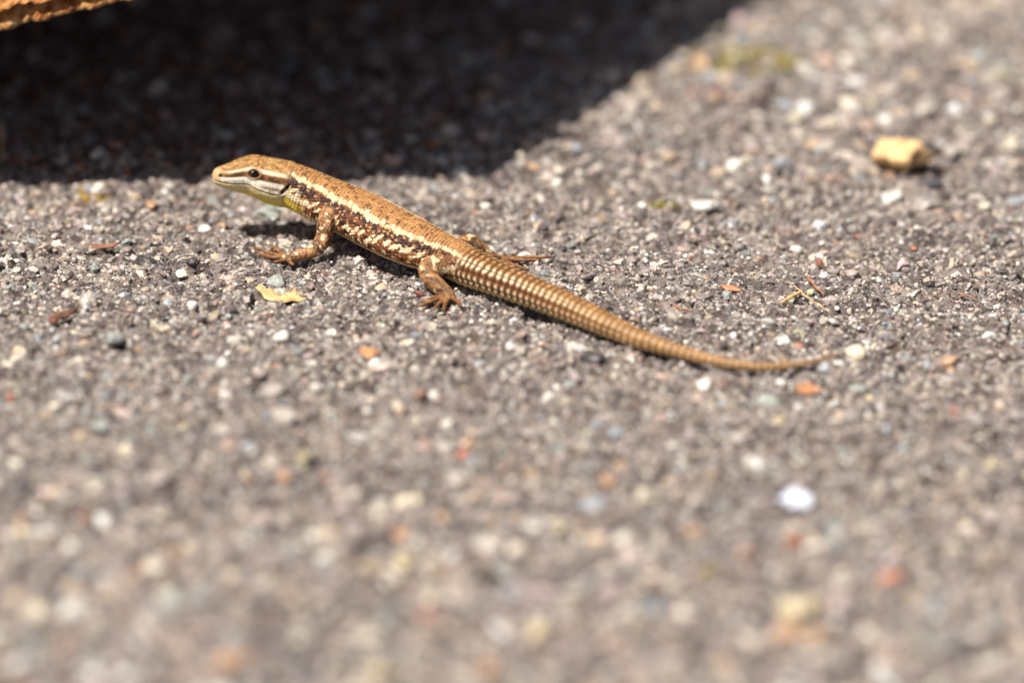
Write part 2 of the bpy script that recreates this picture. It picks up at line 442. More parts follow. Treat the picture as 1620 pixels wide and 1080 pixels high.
# rounded, eaten corner
cd = np.linalg.norm(Q[..., :2] - PF[:2], axis=-1)
Q[..., :2] += (np.array([-0.75, 0.66]) * 1.0) * np.exp(-(cd / 6.0) ** 2)[..., None]
rag = lambda a, sd: 1.0 * vn(a / 9, a * 0 + .3, sd) + 0.9 * vn(a / 3.1, a * 0 + .7, sd + 1) + 0.45 * vn(a / 1.3, a * 0, sd + 2)
fr = np.exp(-np.linalg.norm(Q - Q[:1], axis=-1) / 2.0)
Q[..., 1] += fr * rag(Q[..., 0], 60)
bot = Q.copy(); top = Q.copy()
bot[..., 2] += 0.25 * vn(bot[..., 0] / 3, bot[..., 1] / 3, 71)
top[..., 2] += 4.5 + 0.7 * vn(Q[..., 0] / 4, Q[..., 1] / 4, 70) + 0.6 * vn(Q[..., 0] / 1.4, Q[..., 1] / 1.2, 72)
top[0, :, 1] += 5.0; top[0, :, 2] -= 1.0; top[:, -1, 0] -= 2.0
midf = (top[0] + bot[0]) / 2 + np.stack([0 * uu, -0.5 + 0.5 * vn(Q[0, :, 0] / 1.1, 0 * uu + .4, 75), 0.5 * vn(Q[0, :, 0] / 1.3, 0 * uu, 76)], -1)
V = np.concatenate([top.reshape(-1, 3), bot.reshape(-1, 3), midf])
I = np.arange(NU * NV).reshape(NV, NU); J = I + NU * NV; Kf = np.arange(NU) + 2 * NU * NV
quads = [np.stack([I[:-1, :-1], I[:-1, 1:], I[1:, 1:], I[1:, :-1]], -1).reshape(-1, 4),
         np.stack([J[:-1, :-1], J[1:, :-1], J[1:, 1:], J[:-1, 1:]], -1).reshape(-1, 4),
         np.stack([Kf[:-1], Kf[1:], I[0, 1:], I[0, :-1]], -1), np.stack([J[0, :-1], J[0, 1:], Kf[1:], Kf[:-1]], -1),
         np.stack([I[-1, :-1], I[-1, 1:], J[-1, 1:], J[-1, :-1]], -1),
         np.stack([I[:-1, -1], J[:-1, -1], J[1:, -1], I[1:, -1]], -1), np.stack([I[:-1, 0], I[1:, 0], J[1:, 0], J[:-1, 0]], -1)]
r = Nodes('flaking_rust'); tcr = r.n('ShaderNodeTexCoord').outputs['Object']
n1 = r.noise(tcr, 260, 8, 0.75); n2 = r.noise(tcr, 45, 4, 0.6)
c1 = r.ramp(n1.outputs[0], [(0.33, (0.06, 0.025, 0.012)), (0.41, (0.32, 0.10, 0.022)), (0.48, (0.66, 0.27, 0.07)), (0.56, (0.80, 0.44, 0.15)), (0.68, (0.85, 0.66, 0.38))])
c2 = r.ramp(n2.outputs[0], [(0.35, (0.75, 0.62, 0.55)), (0.6, (1.05, 1.0, 0.95))])
r.l(r.mix(1, c1, c2, 'MULTIPLY'), r.b.inputs['Base Color']); r.b.inputs['Roughness'].default_value = 0.85
r.bump(n1.outputs[0], 1.0, 0.0025)
M_RUST = r.mat
plate = obj('rusty_plate', None, label='thick rusty orange metal plate with a ragged edge, propped above the concrete', cat='metal plate')
me = mesh_np('sheet', V, np.concatenate(quads)); me.materials.append(M_RUST)
u_ = Nodes('bounce_toned_rust'); nu = u_.noise(u_.n('ShaderNodeTexCoord').outputs['Object'], 120, 5, .7)  # unseen rust faces, toned darker to steer the warm bounce into the shade
u_.l(u_.ramp(nu.outputs[0], [(.35, (.10, .045, .022)), (.65, (.30, .13, .06))]), u_.b.inputs['Base Color']); u_.b.inputs['Roughness'].default_value = .8
M_BOUNCE_RUST = u_.mat; me.materials.append(M_BOUNCE_RUST)
mi = np.zeros(len(me.polygons), np.int32); a_ = len(quads[0]); mi[a_:a_ + len(quads[1])] = 1; me.polygons.foreach_set('material_index', mi)
sheet = obj('sheet', me, None, plate)


def wall_strip(name, A, B, thick, parent, mat):
    """plate bent down to the ground between two upper points"""
    n = 40; a = np.linspace(0, 1, n); T = A + (B - A) * a[:, None]
    d = (B - A); nrm = np.array([-d[1], d[0], 0]); nrm /= np.linalg.norm(nrm)
    rows = []
    for off in (0, thick):
        for z in (1, 0):
            P = T + nrm * off; P[:, 2] = P[:, 2] + 2 if z else -1.0
            rows.append(P)
    V = np.concatenate([rows[0], rows[1], rows[3], rows[2]]); F = []
    for k in range(4):
        k2 = (k + 1) % 4
        for i in range(n - 1): F.append((k * n + i, k * n + i + 1, k2 * n + i + 1, k2 * n + i))
    F += [(0, n, 2 * n, 3 * n), (n - 1, 4 * n - 1, 3 * n - 1, 2 * n - 1)]
    return obj(name, mesh_np(name, V, np.array(F), False), mat, parent)


wall_strip('rear_flange', PLB + [0, -5, 0], PB + [-4, -5, 0], 4.0, plate, M_BOUNCE_RUST)

# brown grains added to warm the colour of the shade under the plate
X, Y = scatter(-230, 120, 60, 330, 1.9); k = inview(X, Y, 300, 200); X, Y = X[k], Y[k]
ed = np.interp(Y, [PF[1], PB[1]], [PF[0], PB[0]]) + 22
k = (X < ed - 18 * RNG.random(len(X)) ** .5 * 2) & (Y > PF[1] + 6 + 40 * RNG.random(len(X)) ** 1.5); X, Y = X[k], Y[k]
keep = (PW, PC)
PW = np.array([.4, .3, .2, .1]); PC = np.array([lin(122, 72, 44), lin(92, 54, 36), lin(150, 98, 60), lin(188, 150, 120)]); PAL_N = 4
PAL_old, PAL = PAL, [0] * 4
cr = grains('shade_warming_grains', X, Y, .5 + .9 * RNG.random(len(X)) ** 2, 0.15, var=.3)
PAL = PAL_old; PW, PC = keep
obj('shade_warming_grains', cr, M_GRAIN, None, 'added brown grains that warm the shade, scattered over the concrete under the rusty plate', 'shade-warming grains', kind='stuff')

# ------------------------------------------------------------------ lizard
BODY = [  # px, py, height of axis, half width, half height (mm)
    (335.3, 279.5, 14.6, .30, .30), (339, 279.5, 14.6, 1.5, 1.45), (350, 279, 14.6, 2.3, 2.35), (365, 279.5, 14.5, 3.05, 3.15), (384, 278, 14.4, 3.7, 3.95),
    (400, 278.5, 14.2, 4.3, 4.35), (418, 282, 13.9, 4.8, 4.6), (434, 285.5, 13.5, 5.1, 4.75), (459, 291, 12.8, 5.0, 4.75), (485, 303, 11.6, 5.4, 5.0), (515, 319, 10.0, 6.3, 5.3),
    (570, 344, 7.9, 7.3, 5.6), (620, 370, 6.6, 7.3, 5.5), (663, 390, 5.8, 6.8, 5.2), (702, 405, 5.0, 5.6, 4.55), (742, 422, 4.5, 4.6, 4.1),
    (788, 441, 3.9, 3.75, 3.6), (839, 461, 3.6, 3.4, 3.3), (917, 494, 3.15, 2.95, 2.85), (970, 518, 2.65, 2.4, 2.35), (1012, 536, 2.2, 1.9, 1.9), (1078, 557, 1.75, 1.4, 1.4),
    (1137, 572, 1.45, 1.1, 1.1), (1196, 580, 1.3, .88, .88), (1255, 578, 1.1, .64, .64), (1325, 561, .9, .28, .28)]


def body_pt(px, py, z):
    p = at(px, py, z)
    return at(px, py, z + 0.8 * float(coarse(p[0], p[1])) + (.6 if px > 760 else 0))


CP = np.array([body_pt(*b[:3]) for b in BODY]); CR = np.array([b[3:] for b in BODY])
tt = np.concatenate([[0], np.cumsum(np.linalg.norm(np.diff(CP, axis=0), axis=1))])
SVL = tt[-1]


def pchip(x, y, xi):
    h = np.diff(x); d = np.diff(y) / h; mth = np.zeros_like(y)
    w1 = 2 * h[1:] + h[:-1]; w2 = h[1:] + 2 * h[:-1]
    ok = d[:-1] * d[1:] > 0
    with np.errstate(divide='ignore', invalid='ignore'):
        mm = (w1 + w2) / (w1 / d[:-1] + w2 / d[1:])
    mth[1:-1] = np.where(ok, mm, 0); mth[0], mth[-1] = d[0], d[-1]
    k = np.clip(np.searchsorted(x, xi) - 1, 0, len(x) - 2); u = (xi - x[k]) / h[k]
    return ((1 + 2 * u) * (1 - u) ** 2 * y[k] + u * (1 - u) ** 2 * h[k] * mth[k] + u * u * (3 - 2 * u) * y[k + 1] + u * u * (u - 1) * h[k] * mth[k + 1])


def cub(x, y, xi):
    m_ = np.gradient(y, x); h = np.diff(x); k = np.clip(np.searchsorted(x, xi) - 1, 0, len(x) - 2); u = (xi - x[k]) / h[k]
    return ((1 + 2 * u) * (1 - u) ** 2 * y[k] + u * (1 - u) ** 2 * h[k] * m_[k] + u * u * (3 - 2 * u) * y[k + 1] + u * u * (u - 1) * h[k] * m_[k + 1])


SS = np.arange(0, tt[-1] + .01, 0.25); SS[-1] = tt[-1]
SP = np.stack([cub(tt, CP[:, i], SS) for i in range(3)], -1)
SR = np.stack([pchip(tt, CR[:, i], SS) for i in range(2)], -1)
kern = np.exp(-np.linspace(-2, 2, 25) ** 2); kern /= kern.sum()
pad = lambda a: np.concatenate([2 * a[:1] - a[12:0:-1], a, 2 * a[-1:] - a[-2:-14:-1]])
SP = np.stack([np.convolve(pad(SP[:, i]), kern, 'valid') for i in range(3)], -1)
ST = np.gradient(SP, axis=0); ST /= np.linalg.norm(ST, axis=1)[:, None]
SL = np.cross(ST, [0, 0, 1.0]); SL /= np.linalg.norm(SL, axis=1)[:, None]
SU = np.cross(SL, ST)
S_EYE = float(np.interp(401, to_px(SP[:90])[:, 0], SS[:90]))
S_EAR = float(np.interp(456, to_px(SP[:200])[:, 0], SS[:200]))
S_ARM = float(np.interp(520, to_px(SP[:300])[:, 0], SS[:300]))
S_HIP = float(np.interp(715, to_px(SP)[:, 0], SS))
S_END = SS[-1]


def ringpts(s_arr, P, L, U, R, n):
    th = np.linspace(0, 2 * np.pi, n, endpoint=False)
    e = np.where(s_arr < S_EAR, 2.35, 2.0)[:, None]           # squarer skull
    c, sn = np.cos(th)[None], np.sin(th)[None]
    x = np.sign(c) * np.abs(c) ** (2 / e); y = np.sign(sn) * np.abs(sn) ** (2 / e)
    flat = 1 - 0.18 * (sst(S_ARM - 4, S_ARM + 6, s_arr) * (1 - sst(S_HIP - 4, S_HIP + 4, s_arr)))[:, None]
    y = np.where(y < 0, y * flat, y)
    return P[:, None] + L[:, None] * (x * R[:, :1])[..., None] + U[:, None] * (y * R[:, 1:])[..., None]


def tube_mesh(R3):
    m_, n = R3.shape[:2]
    V = np.concatenate([R3.reshape(-1, 3), R3[0].mean(0)[None], R3[-1].mean(0)[None]])
    I = np.arange(m_ * n).reshape(m_, n); In = np.roll(I, -1, 1)
    F = np.stack([I[:-1], In[:-1], In[1:], I[1:]], -1).reshape(-1, 4).tolist()
    F += [(In[0, j], I[0, j], m_ * n) for j in range(n)] + [(I[-1, j], In[-1, j], m_ * n + 1) for j in range(n)]
    return V, F


def limb_pts(pts, step=0.2):
    P = np.array([p[:3] for p in pts]); r = np.array([p[3] for p in pts])
    x = np.concatenate([[0], np.cumsum(np.linalg.norm(np.diff(P, axis=0), axis=1))])
    xi = np.linspace(0, x[-1], max(5, int(x[-1] / step)))
    C = np.stack([pchip(x, P[:, i], xi) for i in range(3)], -1)
    return C, pchip(x, r, xi)


def limb_mesh(C, r, n=18):
    T = np.gradient(C, axis=0); T /= np.linalg.norm(T, axis=1)[:, None]
    ref = np.array([0.31, 0.22, 0.92]); A = np.cross(T, ref); A /= np.linalg.norm(A, axis=1)[:, None]; B = np.cross(T, A)
    th = np.linspace(0, 2 * np.pi, n, endpoint=False)
    R3 = C[:, None] + (A[:, None] * np.cos(th)[None, :, None] + B[:, None] * np.sin(th)[None, :, None]) * r[:, None, None]
    cap0 = C[0] - T[0] * r[0] * .6; cap1 = C[-1] + T[-1] * r[-1] * .6
    R3 = np.concatenate([(cap0 + (R3[0] - C[0]) * .55)[None], R3, (cap1 + (R3[-1] - C[-1]) * .55)[None]])
    return tube_mesh(R3)


def G(px, py, z, r):
    p = at(px, py, z); w_ = max(0.0, 1 - z / 8); q = at(px, py, z + float(coarse(p[0], p[1])) * (1 - w_) + w_ * (0.35 + float(seat(p[0], p[1]))))
    return (*q, r)


LIMBS = []     # (points, kind)
# near foreleg
LIMBS.append(([G(522, 338, 9.5, 2.3), G(516, 356, 7.6, 2.1), G(513, 374, 5.0, 1.9), G(504, 390, 3.2, 1.75), G(487, 401, 1.9, 1.35), G(470, 406, 1.35, 1.05), G(456, 408, 1.0, 1.0), G(450, 408, .8, .75)], 'leg'))
for tip, midp in (((398, 389), (428, 401)), ((426, 386), (442, 398)), ((404, 401), (432, 407)), ((432, 415), (446, 412)), ((466, 420), (459, 415))):
    LIMBS.append(([G(458, 408, 1.0, .6), G(*midp, .95, .44), G((tip[0] * 2 + midp[0]) / 3, (tip[1] * 2 + midp[1]) / 3, .8, .36), G(*tip, .5, .2)], 'toe'))
# near hind leg
LIMBS.append(([G(722, 424, 4.2, 2.5), G(702, 421, 4.6, 2.6), G(684, 421, 4.7, 2.4), G(676, 427, 4.0, 2.1), G(684, 443, 2.9, 1.9), G(698, 456, 2.0, 1.65), G(709, 465, 1.5, 1.35), G(714, 470, 1.2, 1.2)], 'leg'))
for tip, midp in (((659, 486), (684, 476)), ((666, 478), (688, 470)), ((701, 494), (704, 482)), ((731, 486), (724, 477)), ((686, 490), (696, 479))):
    LIMBS.append(([G(711, 468, 1.1, .62), G(*midp, 1.0, .45), G((tip[0] * 2 + midp[0]) / 3, (tip[1] * 2 + midp[1]) / 3, .8, .36), G(*tip, .5, .2)], 'toe'))
# far hind leg
LIMBS.append(([G(716, 400, 5.0, 2.4), G(732, 390, 5.2, 2.4), G(746, 387, 4.9, 2.2), G(759, 394, 3.9, 1.7), G(774, 404, 2.4, 1.3), G(786, 409, 1.4, .95), G(792, 409, 1.1, .75)], 'leg'))
for tip, midp in (((874, 407), (830, 407)), ((838, 428), (818, 421)), ((856, 411), (824, 411)), ((812, 424), (802, 418)), ((800, 402), (797, 405))):
    LIMBS.append(([G(791, 409, 1.0, .55), G(*midp, 1.2, .42), G((tip[0] * 2 + midp[0]) / 3, (tip[1] * 2 + midp[1]) / 3, 1.0, .36), G(*tip, .7, .22)], 'toe'))
# far foreleg, planted behind the chest
LIMBS.append(([G(520, 316, 9.5, 2.2), G(538, 316, 7.0, 1.9), G(552, 326, 4.5, 1.7), G(560, 342, 2.2, 1.2), G(566, 349, 1.2, 1.0)], 'leg'))
for tip in ((548, 345), (556, 338), (568, 336), (580, 340), (586, 348)):
    LIMBS.append(([G(566, 349, 1.0, .6), G((566 + tip[0]) / 2, (349 + tip[1]) / 2, .9, .5), G(*tip, .6, .24)], 'toe'))

Vs, Fs, off = [], [], 0
v, f = tube_mesh(ringpts(SS, SP, SL, SU, SR, 56)); Vs.append(v); Fs += [tuple(int(i) for i in q) for q in f]; off = len(v)
LC = []
for pts, kind in LIMBS:
    C, rr = limb_pts(pts); LC.append((C, rr, kind))
    v, f = limb_mesh(C, rr); Vs.append(v); Fs += [tuple(int(i) + off for i in q) for q in f]; off += len(v)
tmp = bpy.data.meshes.new('tmp'); tmp.from_pydata(np.concatenate(Vs).tolist(), [], Fs); tmp.update()
to = bpy.data.objects.new('tmp', tmp); COL.objects.link(to)
rm = to.modifiers.new('r', 'REMESH'); rm.mode = 'VOXEL'; rm.voxel_size = 0.14; rm.adaptivity = 0
ev = to.evaluated_get(bpy.context.evaluated_depsgraph_get()); em = ev.to_mesh()
nv = len(em.vertices); V = np.empty(nv * 3, np.float32); em.vertices.foreach_get('co', V); V = V.reshape(-1, 3).astype(np.float64)
nl = len(em.loops); lv = np.empty(nl, np.int32); em.loops.foreach_get('vertex_index', lv); F = lv.reshape(-1, 4)
ne = len(em.edges); E = np.empty(ne * 2, np.int32); em.edges.foreach_get('vertices', E); E = E.reshape(-1, 2)
ev.to_mesh_clear(); bpy.data.objects.remove(to); bpy.data.meshes.remove(tmp)
deg = np.bincount(E.ravel(), minlength=nv).astype(float)


def lap(A):
    out = np.stack([np.bincount(E[:, 0], A[E[:, 1], i], nv) + np.bincount(E[:, 1], A[E[:, 0], i], nv) for i in range(A.shape[1])], -1)
    return out / deg[:, None]


for _ in range(4): V = V + 0.5 * (lap(V) - V)

# where on the animal each vertex lies
near = np.empty(nv, np.int64); SPf = SP.astype(np.float32)
for a in range(0, nv, 20000):
    d = ((V[a:a + 20000, None].astype(np.float32) - SPf[None, ::2]) ** 2).sum(-1); near[a:a + 20000] = d.argmin(1) * 2
D = V - SP[near]; ds = (D * ST[near]).sum(1)
sv = np.clip(SS[near] + ds, 0, S_END)
lv_ = (D * SL[near]).sum(1); uv_ = (D * SU[near]).sum(1)
rL = np.interp(sv, SS, SR[:, 0]); rU = np.interp(sv, SS, SR[:, 1])
th = np.degrees(np.arctan2(uv_ / rU, np.abs(lv_) / rL)); thf = np.arctan2(uv_ / rU, lv_ / rL)
body_d = (np.sqrt((lv_ / rL) ** 2 + (uv_ / rU) ** 2) - 1) * (rL + rU) / 2
limb_d = np.full(nv, 99.0); limb_t = np.zeros(nv); toe = np.zeros(nv); limb_id = np.zeros(nv)
for j, (C, rr, kind) in enumerate(LC):
    lo, hi = C.min(0) - 3.5, C.max(0) + 3.5
    k = np.where(((V > lo) & (V < hi)).all(1))[0]
    if len(k) == 0: continue
    d = np.linalg.norm(V[k, None] - C[None], axis=-1) - rr[None]; q = d.argmin(1); dm = d.min(1)
    bt = dm < limb_d[k]; kk = k[bt]
    limb_d[kk] = dm[bt]; limb_t[kk] = q[bt] / len(C); toe[kk] = 1.0 if kind == 'toe' else 0.0; limb_id[kk] = j
wl = sst(-0.15, 0.7, body_d - limb_d)                       # 1 on the limbs

# normals
def normals(V):
    fn = np.cross(V[F[:, 2]] - V[F[:, 0]], V[F[:, 3]] - V[F[:, 1]])
    N = np.stack([sum(np.bincount(F[:, c], fn[:, i], nv) for c in range(4)) for i in range(3)], -1)
    return N / (np.linalg.norm(N, axis=1)[:, None] + 1e-12)


N = normals(V)
head = 1 - sst(S_EAR - 2.5, S_EAR + 1.5, sv)
tail = sst(S_HIP + 1, S_HIP + 7, sv)
trunk = (1 - head) * (1 - tail)
disp = np.zeros(nv)
# body scales, staggered rows
NROW = 46
row = np.floor(sv / 0.82); vcol = thf / (2 * np.pi) * NROW + 0.5 * (row % 2)
cu = sv / 0.82 - row - .5; cv = vcol - np.floor(vcol) - .5
cell = hsh(row, np.floor(vcol), 5); dome = np.clip(1 - (cu * cu + cv * cv) * 3.2, 0, 1)
belly = 1 - sst(-40, -22, th)
disp += trunk * (1 - belly) * (0.12 * dome + 0.10 * (cu + .5) * dome)
bs = sv / 1.5; bu = bs - np.floor(bs); bc = thf / (2 * np.pi) * 16; bcv = np.abs(bc - np.floor(bc) - .5)
disp += trunk * belly * (0.12 * bu * (1 - sst(.82, 1.0, bu)) * (1 - 0.6 * sst(.38, .5, bcv)))
# tail whorls
per = np.interp(SS, [S_HIP, S_HIP + 10, S_END - 40, S_END], [1.55, 1.75, 1.7, 1.2])
ph = np.cumsum(np.where(SS > S_HIP, 0.25 / per, 0)); tw = np.interp(sv, SS, ph) + .10 * vn(sv / 3, thf * 2.2, 63); wi = np.floor(tw); wu = tw - wi
NT = 12
tcq = thf / (2 * np.pi) * NT + .45; ti = np.floor(tcq); tvv = tcq - ti - .5
rmean = (rL + rU) / 2
saw = wu * (1 - sst(.80, 1.0, wu)) * 1.35
keel = 0.25 + 0.75 * np.cos(np.pi * tvv) ** 1.2
disp += tail * np.minimum(1, rmean / 2.2) * (0.46 * saw * keel - 0.08)
# limb granules
gn = np.sin(V[:, 0] * 9.5 + 1.3 * np.sin(V[:, 2] * 5)) * np.sin(V[:, 1] * 10.3 + V[:, 2] * 6) * np.sin(V[:, 2] * 9.1 + V[:, 0] * 4)
disp = disp * (1 - wl) + wl * (0.13 * gn * (1 - .5 * toe))
# head: brow ridge, jaw fold, eye socket, ear, nostril, mouth line, collar
fwd = SS
def on_skin(s, deg_, side, out=0.0):
    i = min(int(round(s / 0.25)), len(SS) - 1); a = math.radians(deg_); e = 2.35 if s < S_EAR else 2.0
    x = math.copysign(abs(math.cos(a)) ** (2 / e), math.cos(a)); y = math.copysign(abs(math.sin(a)) ** (2 / e), math.sin(a))
    return SP[i] + SL[i] * side * x * (SR[i, 0] + out) + SU[i] * y * (SR[i, 1] + out)


eye_c, d_eye = {}, np.full(nv, 99.0)
for side in (1, -1):
    p = on_skin(S_EYE, 27, side); eye_c[side] = p; d_eye = np.minimum(d_eye, np.linalg.norm((V - p) * np.array([0.8, 1, 1.25]), axis=1))
dth = lambda a: th - a
disp += 0.75 * (1 - sst(-75, -15, th)) * np.exp(-((sv - S_EYE - 7) / 5.0) ** 2) * (1 - wl)                # gular pouch
disp += head * 0.50 * np.exp(-(dth(48) / 12) ** 2) * np.exp(-((sv - S_EYE + .3) / 2.4) ** 2)          # brow
disp -= head * 0.30 * np.exp(-(dth(26) / 10) ** 2) * np.exp(-((sv - S_EYE + 4.2) / 2.2) ** 2) + head * 0.35 * sst(45, 75, th) * np.exp(-((sv - S_EYE + 4.6) / 1.6) ** 2)    # hollow in front of the eye
disp += 0.26 * np.exp(-((d_eye - 1.3) / 0.33) ** 2) - 0.75 * (1 - sst(0.7, 1.05, d_eye))
ear = np.sqrt(((sv - S_EAR - 0.06 * dth(8)) / 0.85) ** 2 + (dth(8) / 19) ** 2)
disp -= 0.55 * (1 - sst(0.6, 1.15, ear))
disp += 0.12 * np.exp(-((ear - 1.4) / .3) ** 2) * (sv < S_EAR)
mouth_a = -13 + 4 * np.sin((sv - 2) * .35)
mouth = np.exp(-(dth(mouth_a) * rmean * 0.01745 / 0.16) ** 2) * (1 - sst(S_EAR - 3, S_EAR - 1.5, sv))
disp -= 0.20 * mouth
nos = np.sqrt(((sv - 1.7) / .42) ** 2 + (dth(28) / 13) ** 2); disp -= 0.22 * (1 - sst(.5, 1.1, nos))
col_s = S_EAR + 6.2 - 0.035 * (th + 30)
disp -= 0.35 * np.exp(-((sv - col_s) / .5) ** 2) * (1 - sst(-25, 20, th)) * (1 - wl)              # gular fold
fold = np.exp(-((th + 20 + 3 * (sv - S_EAR)) / 7) ** 2) * sst(S_EAR, S_EAR + 1.5, sv) * (1 - sst(S_EAR + 5, S_EAR + 6.5, sv)); disp += 0.25 * fold
# head shields
hp = np.stack([sv / 2.1 + .35 * vn(sv, th / 20, 31), thf * 2.1 + .3 * vn(sv, thf * 3, 32)], -1)
hc = np.abs(hp - np.floor(hp) - .5); sut = np.maximum(sst(.43, .5, hc[:, 0]), sst(.43, .5, hc[:, 1]))
crown = sst(40, 52, th)
disp -= head * 0.07 * sut
V2 = V + N * disp[:, None]

# ---- pigment
tan = lin(170, 122, 76); tan2 = lin(204, 154, 100); fleck = lin(92, 58, 36); cream = lin(246, 224, 184); dkb = lin(58, 33, 23)
midb = lin(126, 74, 44); bel = lin(232, 212, 164); yel = lin(232, 204, 44); blk = lin(28, 22, 22); cbr = lin(152, 110, 64)
mixc = lambda a, b, w: a * (1 - w[:, None]) + b * w[:, None]
full = lambda c_: np.repeat(c_[None], nv, 0)
jit = (cell - .5)
wob = 5 * vn(sv / 1.6, lv_ * 0 + .2, 40) + 3.5 * vn(sv / .7, lv_ * 0 + 5.2 + np.sign(lv_), 41)
# dorsal
side0 = np.where(lv_ > 0, 1.0, 2.0)
Cc = mixc(full(tan), full(tan2), np.clip(.45 + .9 * jit, 0, 1))
fl = sst(.62, .85, hsh(row, np.floor(vcol), 9) + .25 * vn(sv / 2.5, thf * 5, 43) - .12) * sst(.1, .45, cu + .15)
Cc = mixc(Cc, full(lin(74, 46, 28)), .9 * fl)
chev = sst(.1, .5, vn(sv / .6 + np.abs(lv_) * .35, np.abs(lv_) / .9 + side0 * 7, 62)); Cc = mixc(Cc, full(lin(96, 62, 38)), .8 * chev * sst(.35, .6, hsh(row, np.floor(vcol), 15)))
Cc = mixc(Cc, full(midb), .22 * (1 - sst(.12, .5, dome)))
# lateral bands: pale dorsolateral line, dark band, pale spots, lower brown, belly
def band(lo, hi, soft=4): return sst(lo - soft, lo + soft, th + wob) * (1 - sst(hi - soft, hi + soft, th + wob))
dark = band(19, 50)
mott = vn(sv / 1.1, th / 8 + np.sign(lv_) * 9, 44)
dcol = mixc(full(dkb), full(midb), sst(-.25, .6, mott)); dcol = mixc(dcol, full(blk), sst(.45, .8, vn(sv / 2.4, th / 14 + np.sign(lv_) * 5, 45)) * .6)
Cc = mixc(Cc, dcol, dark)
lowb = band(-19, 19); lcol = mixc(full(midb), full(dkb), sst(-.1, .55, vn(sv / 1.3, th / 9 + np.sign(lv_) * 3, 46)))
lcol = mixc(lcol, full(tan2), .8 * sst(.45, .7, vn(sv / .8, th / 6, 53)))
Cc = mixc(Cc, lcol, lowb)
side_ = np.where(lv_ > 0, 1, 2)
def spots(period, th0, thj, hs, ht, slant, seed):
    k_ = np.floor(sv / period); best = np.full(nv, 9.0)
    for o_ in (-1, 0, 1):
        q_ = k_ + o_; a1, a2, a3, a4 = (hsh(q_, side_, seed + z_) for z_ in range(4))
        cs = (q_ + .5 + .45 * (a1 - .5)) * period; ct = th0 + thj * (a2 - .5) * 2
        best = np.minimum(best, np.hypot((sv - cs + slant * (th - ct)) / (hs * (.7 + .6 * a3)), (th - ct) / (ht * (.7 + .6 * a4))))
    return best
rough_e = .55 * jit + .4 * vn(sv / .45, th / 5 + side_ * 8, 60)
dl = spots(1.5, 53, 3.5, .72, 6.5, .03, 100); Cc = mixc(Cc, full(cream), .97 * (1 - sst(.75, 1.15, dl + rough_e)))
Cc = mixc(Cc, full(lin(232, 196, 148)), .75 * (1 - sst(.5, 1, np.abs(th - 53 - .5 * wob) / 4.5 + rough_e)))
lsp = spots(2.1, 11, 6, .62, 11, -.07, 120); Cc = mixc(Cc, full(cream), .97 * (1 - sst(.75, 1.1, lsp + rough_e)))
lsp = spots(2.3, -9, 4, .5, 5, .03, 140); Cc = mixc(Cc, full(lin(232, 204, 160)), .8 * (1 - sst(.7, 1.1, lsp + rough_e)))
bk = np.exp(-((sv - S_EAR - 5.5) / 2.6) ** 2) * (1 - sst(.6, 1.1, np.abs(th - 27) / 12 + .5 * rough_e)); Cc = mixc(Cc, full(blk), .9 * bk * sst(-.2, .2, vn(sv / 1.1, th / 9, 61) + .15))
sd = hsh(np.floor(sv / 1.15), np.floor((th + wob) / 8), 50); cx_ = (sv / 1.15) % 1 - .5; cy_ = ((th + wob) / 8) % 1 - .5
dots = (sd > .72) * (1 - sst(.22, .4, np.hypot(cx_, cy_))) * np.maximum(dark, lowb); Cc = mixc(Cc, full(tan2), .85 * dots)
bw = 1 - sst(-26, -17, th + .4 * wob)
bcol = mixc(full(bel), full(midb), .75 * sst(.72, .95, bu) * sst(-62, -45, th))
Cc = mixc(Cc, bcol, bw)
# tail
tp = sst(.30, .48, wu) * (1 - sst(.86, .97, wu))
fadeT = 1 - sst(S_HIP + 12, S_END - 42, sv)
tb = mixc(full(lin(164, 122, 76)), full(tan2), np.clip(.4 + 1.3 * (hsh(wi, ti, 51) - .5), 0, 1))
tb = mixc(tb, full(fleck), (1 - tp) * (.38 + .47 * fadeT))
ang = lambda a, w_: np.exp(-((th - a) / w_) ** 2)
tb = mixc(tb, full(midb), .8 * fadeT * sst(.3, .6, ang(18, 17)))
tb = mixc(tb, full(dkb), (.12 + .8 * fadeT) * ang(21, 12) * (1 - sst(.3, .6, wu)))
tb = mixc(tb, full(fleck), (.5 + .3 * fadeT) * sst(.3, .48, np.abs(tvv)))
tb = mixc(tb, full(cream), tp * np.clip(1.8 * ang(45, 11), 0, 1) * (.5 + .5 * fadeT) * (1 - sst(.34, .49, np.abs(tvv))))
tb = mixc(tb, full(cream), tp * np.clip(1.8 * ang(-6, 10), 0, 1) * (.4 + .58 * fadeT) * (1 - sst(.34, .49, np.abs(tvv))))
tb = mixc(tb, full(bel), (1 - sst(-38, -22, th)) * (.55 + .3 * fadeT))
Cc = mixc(Cc, tb, tail)
# head
hcol = mixc(full(cbr), full(lin(206, 162, 106)), np.clip(.5 + .7 * vn(sv / .9, th / 10, 52), 0, 1))
hcol = mixc(hcol, full(fleck), .6 * sut * crown + .4 * crown * sst(.15, .5, vn(sv / .45, thf * 9, 54)))
sb = lambda a, b_, q=3.5: sst(a - q, a + q, th) * (1 - sst(b_ - q, b_ + q, th))
hcol = mixc(hcol, full(lin(254, 236, 200)), .95 * sb(37, 46) * sst(2.2, 4, sv))
stripe = sb(17, 34 - 4 * (1 - sst(3, 7, sv))); hcol = mixc(hcol, mixc(full(dkb), full(midb), sst(-.1, .5, vn(sv / .8, th / 7, 55))), .92 * stripe * sst(1.2, 3.0, sv))
lip = sb(-12, 17); sutl = sst(.40, .5, np.abs((sv / 1.55) % 1 - .5))
hcol = mixc(hcol, mixc(full(lin(255, 244, 224)), full(midb), .7 * sutl * (1 - sst(0, 8, th))), lip)
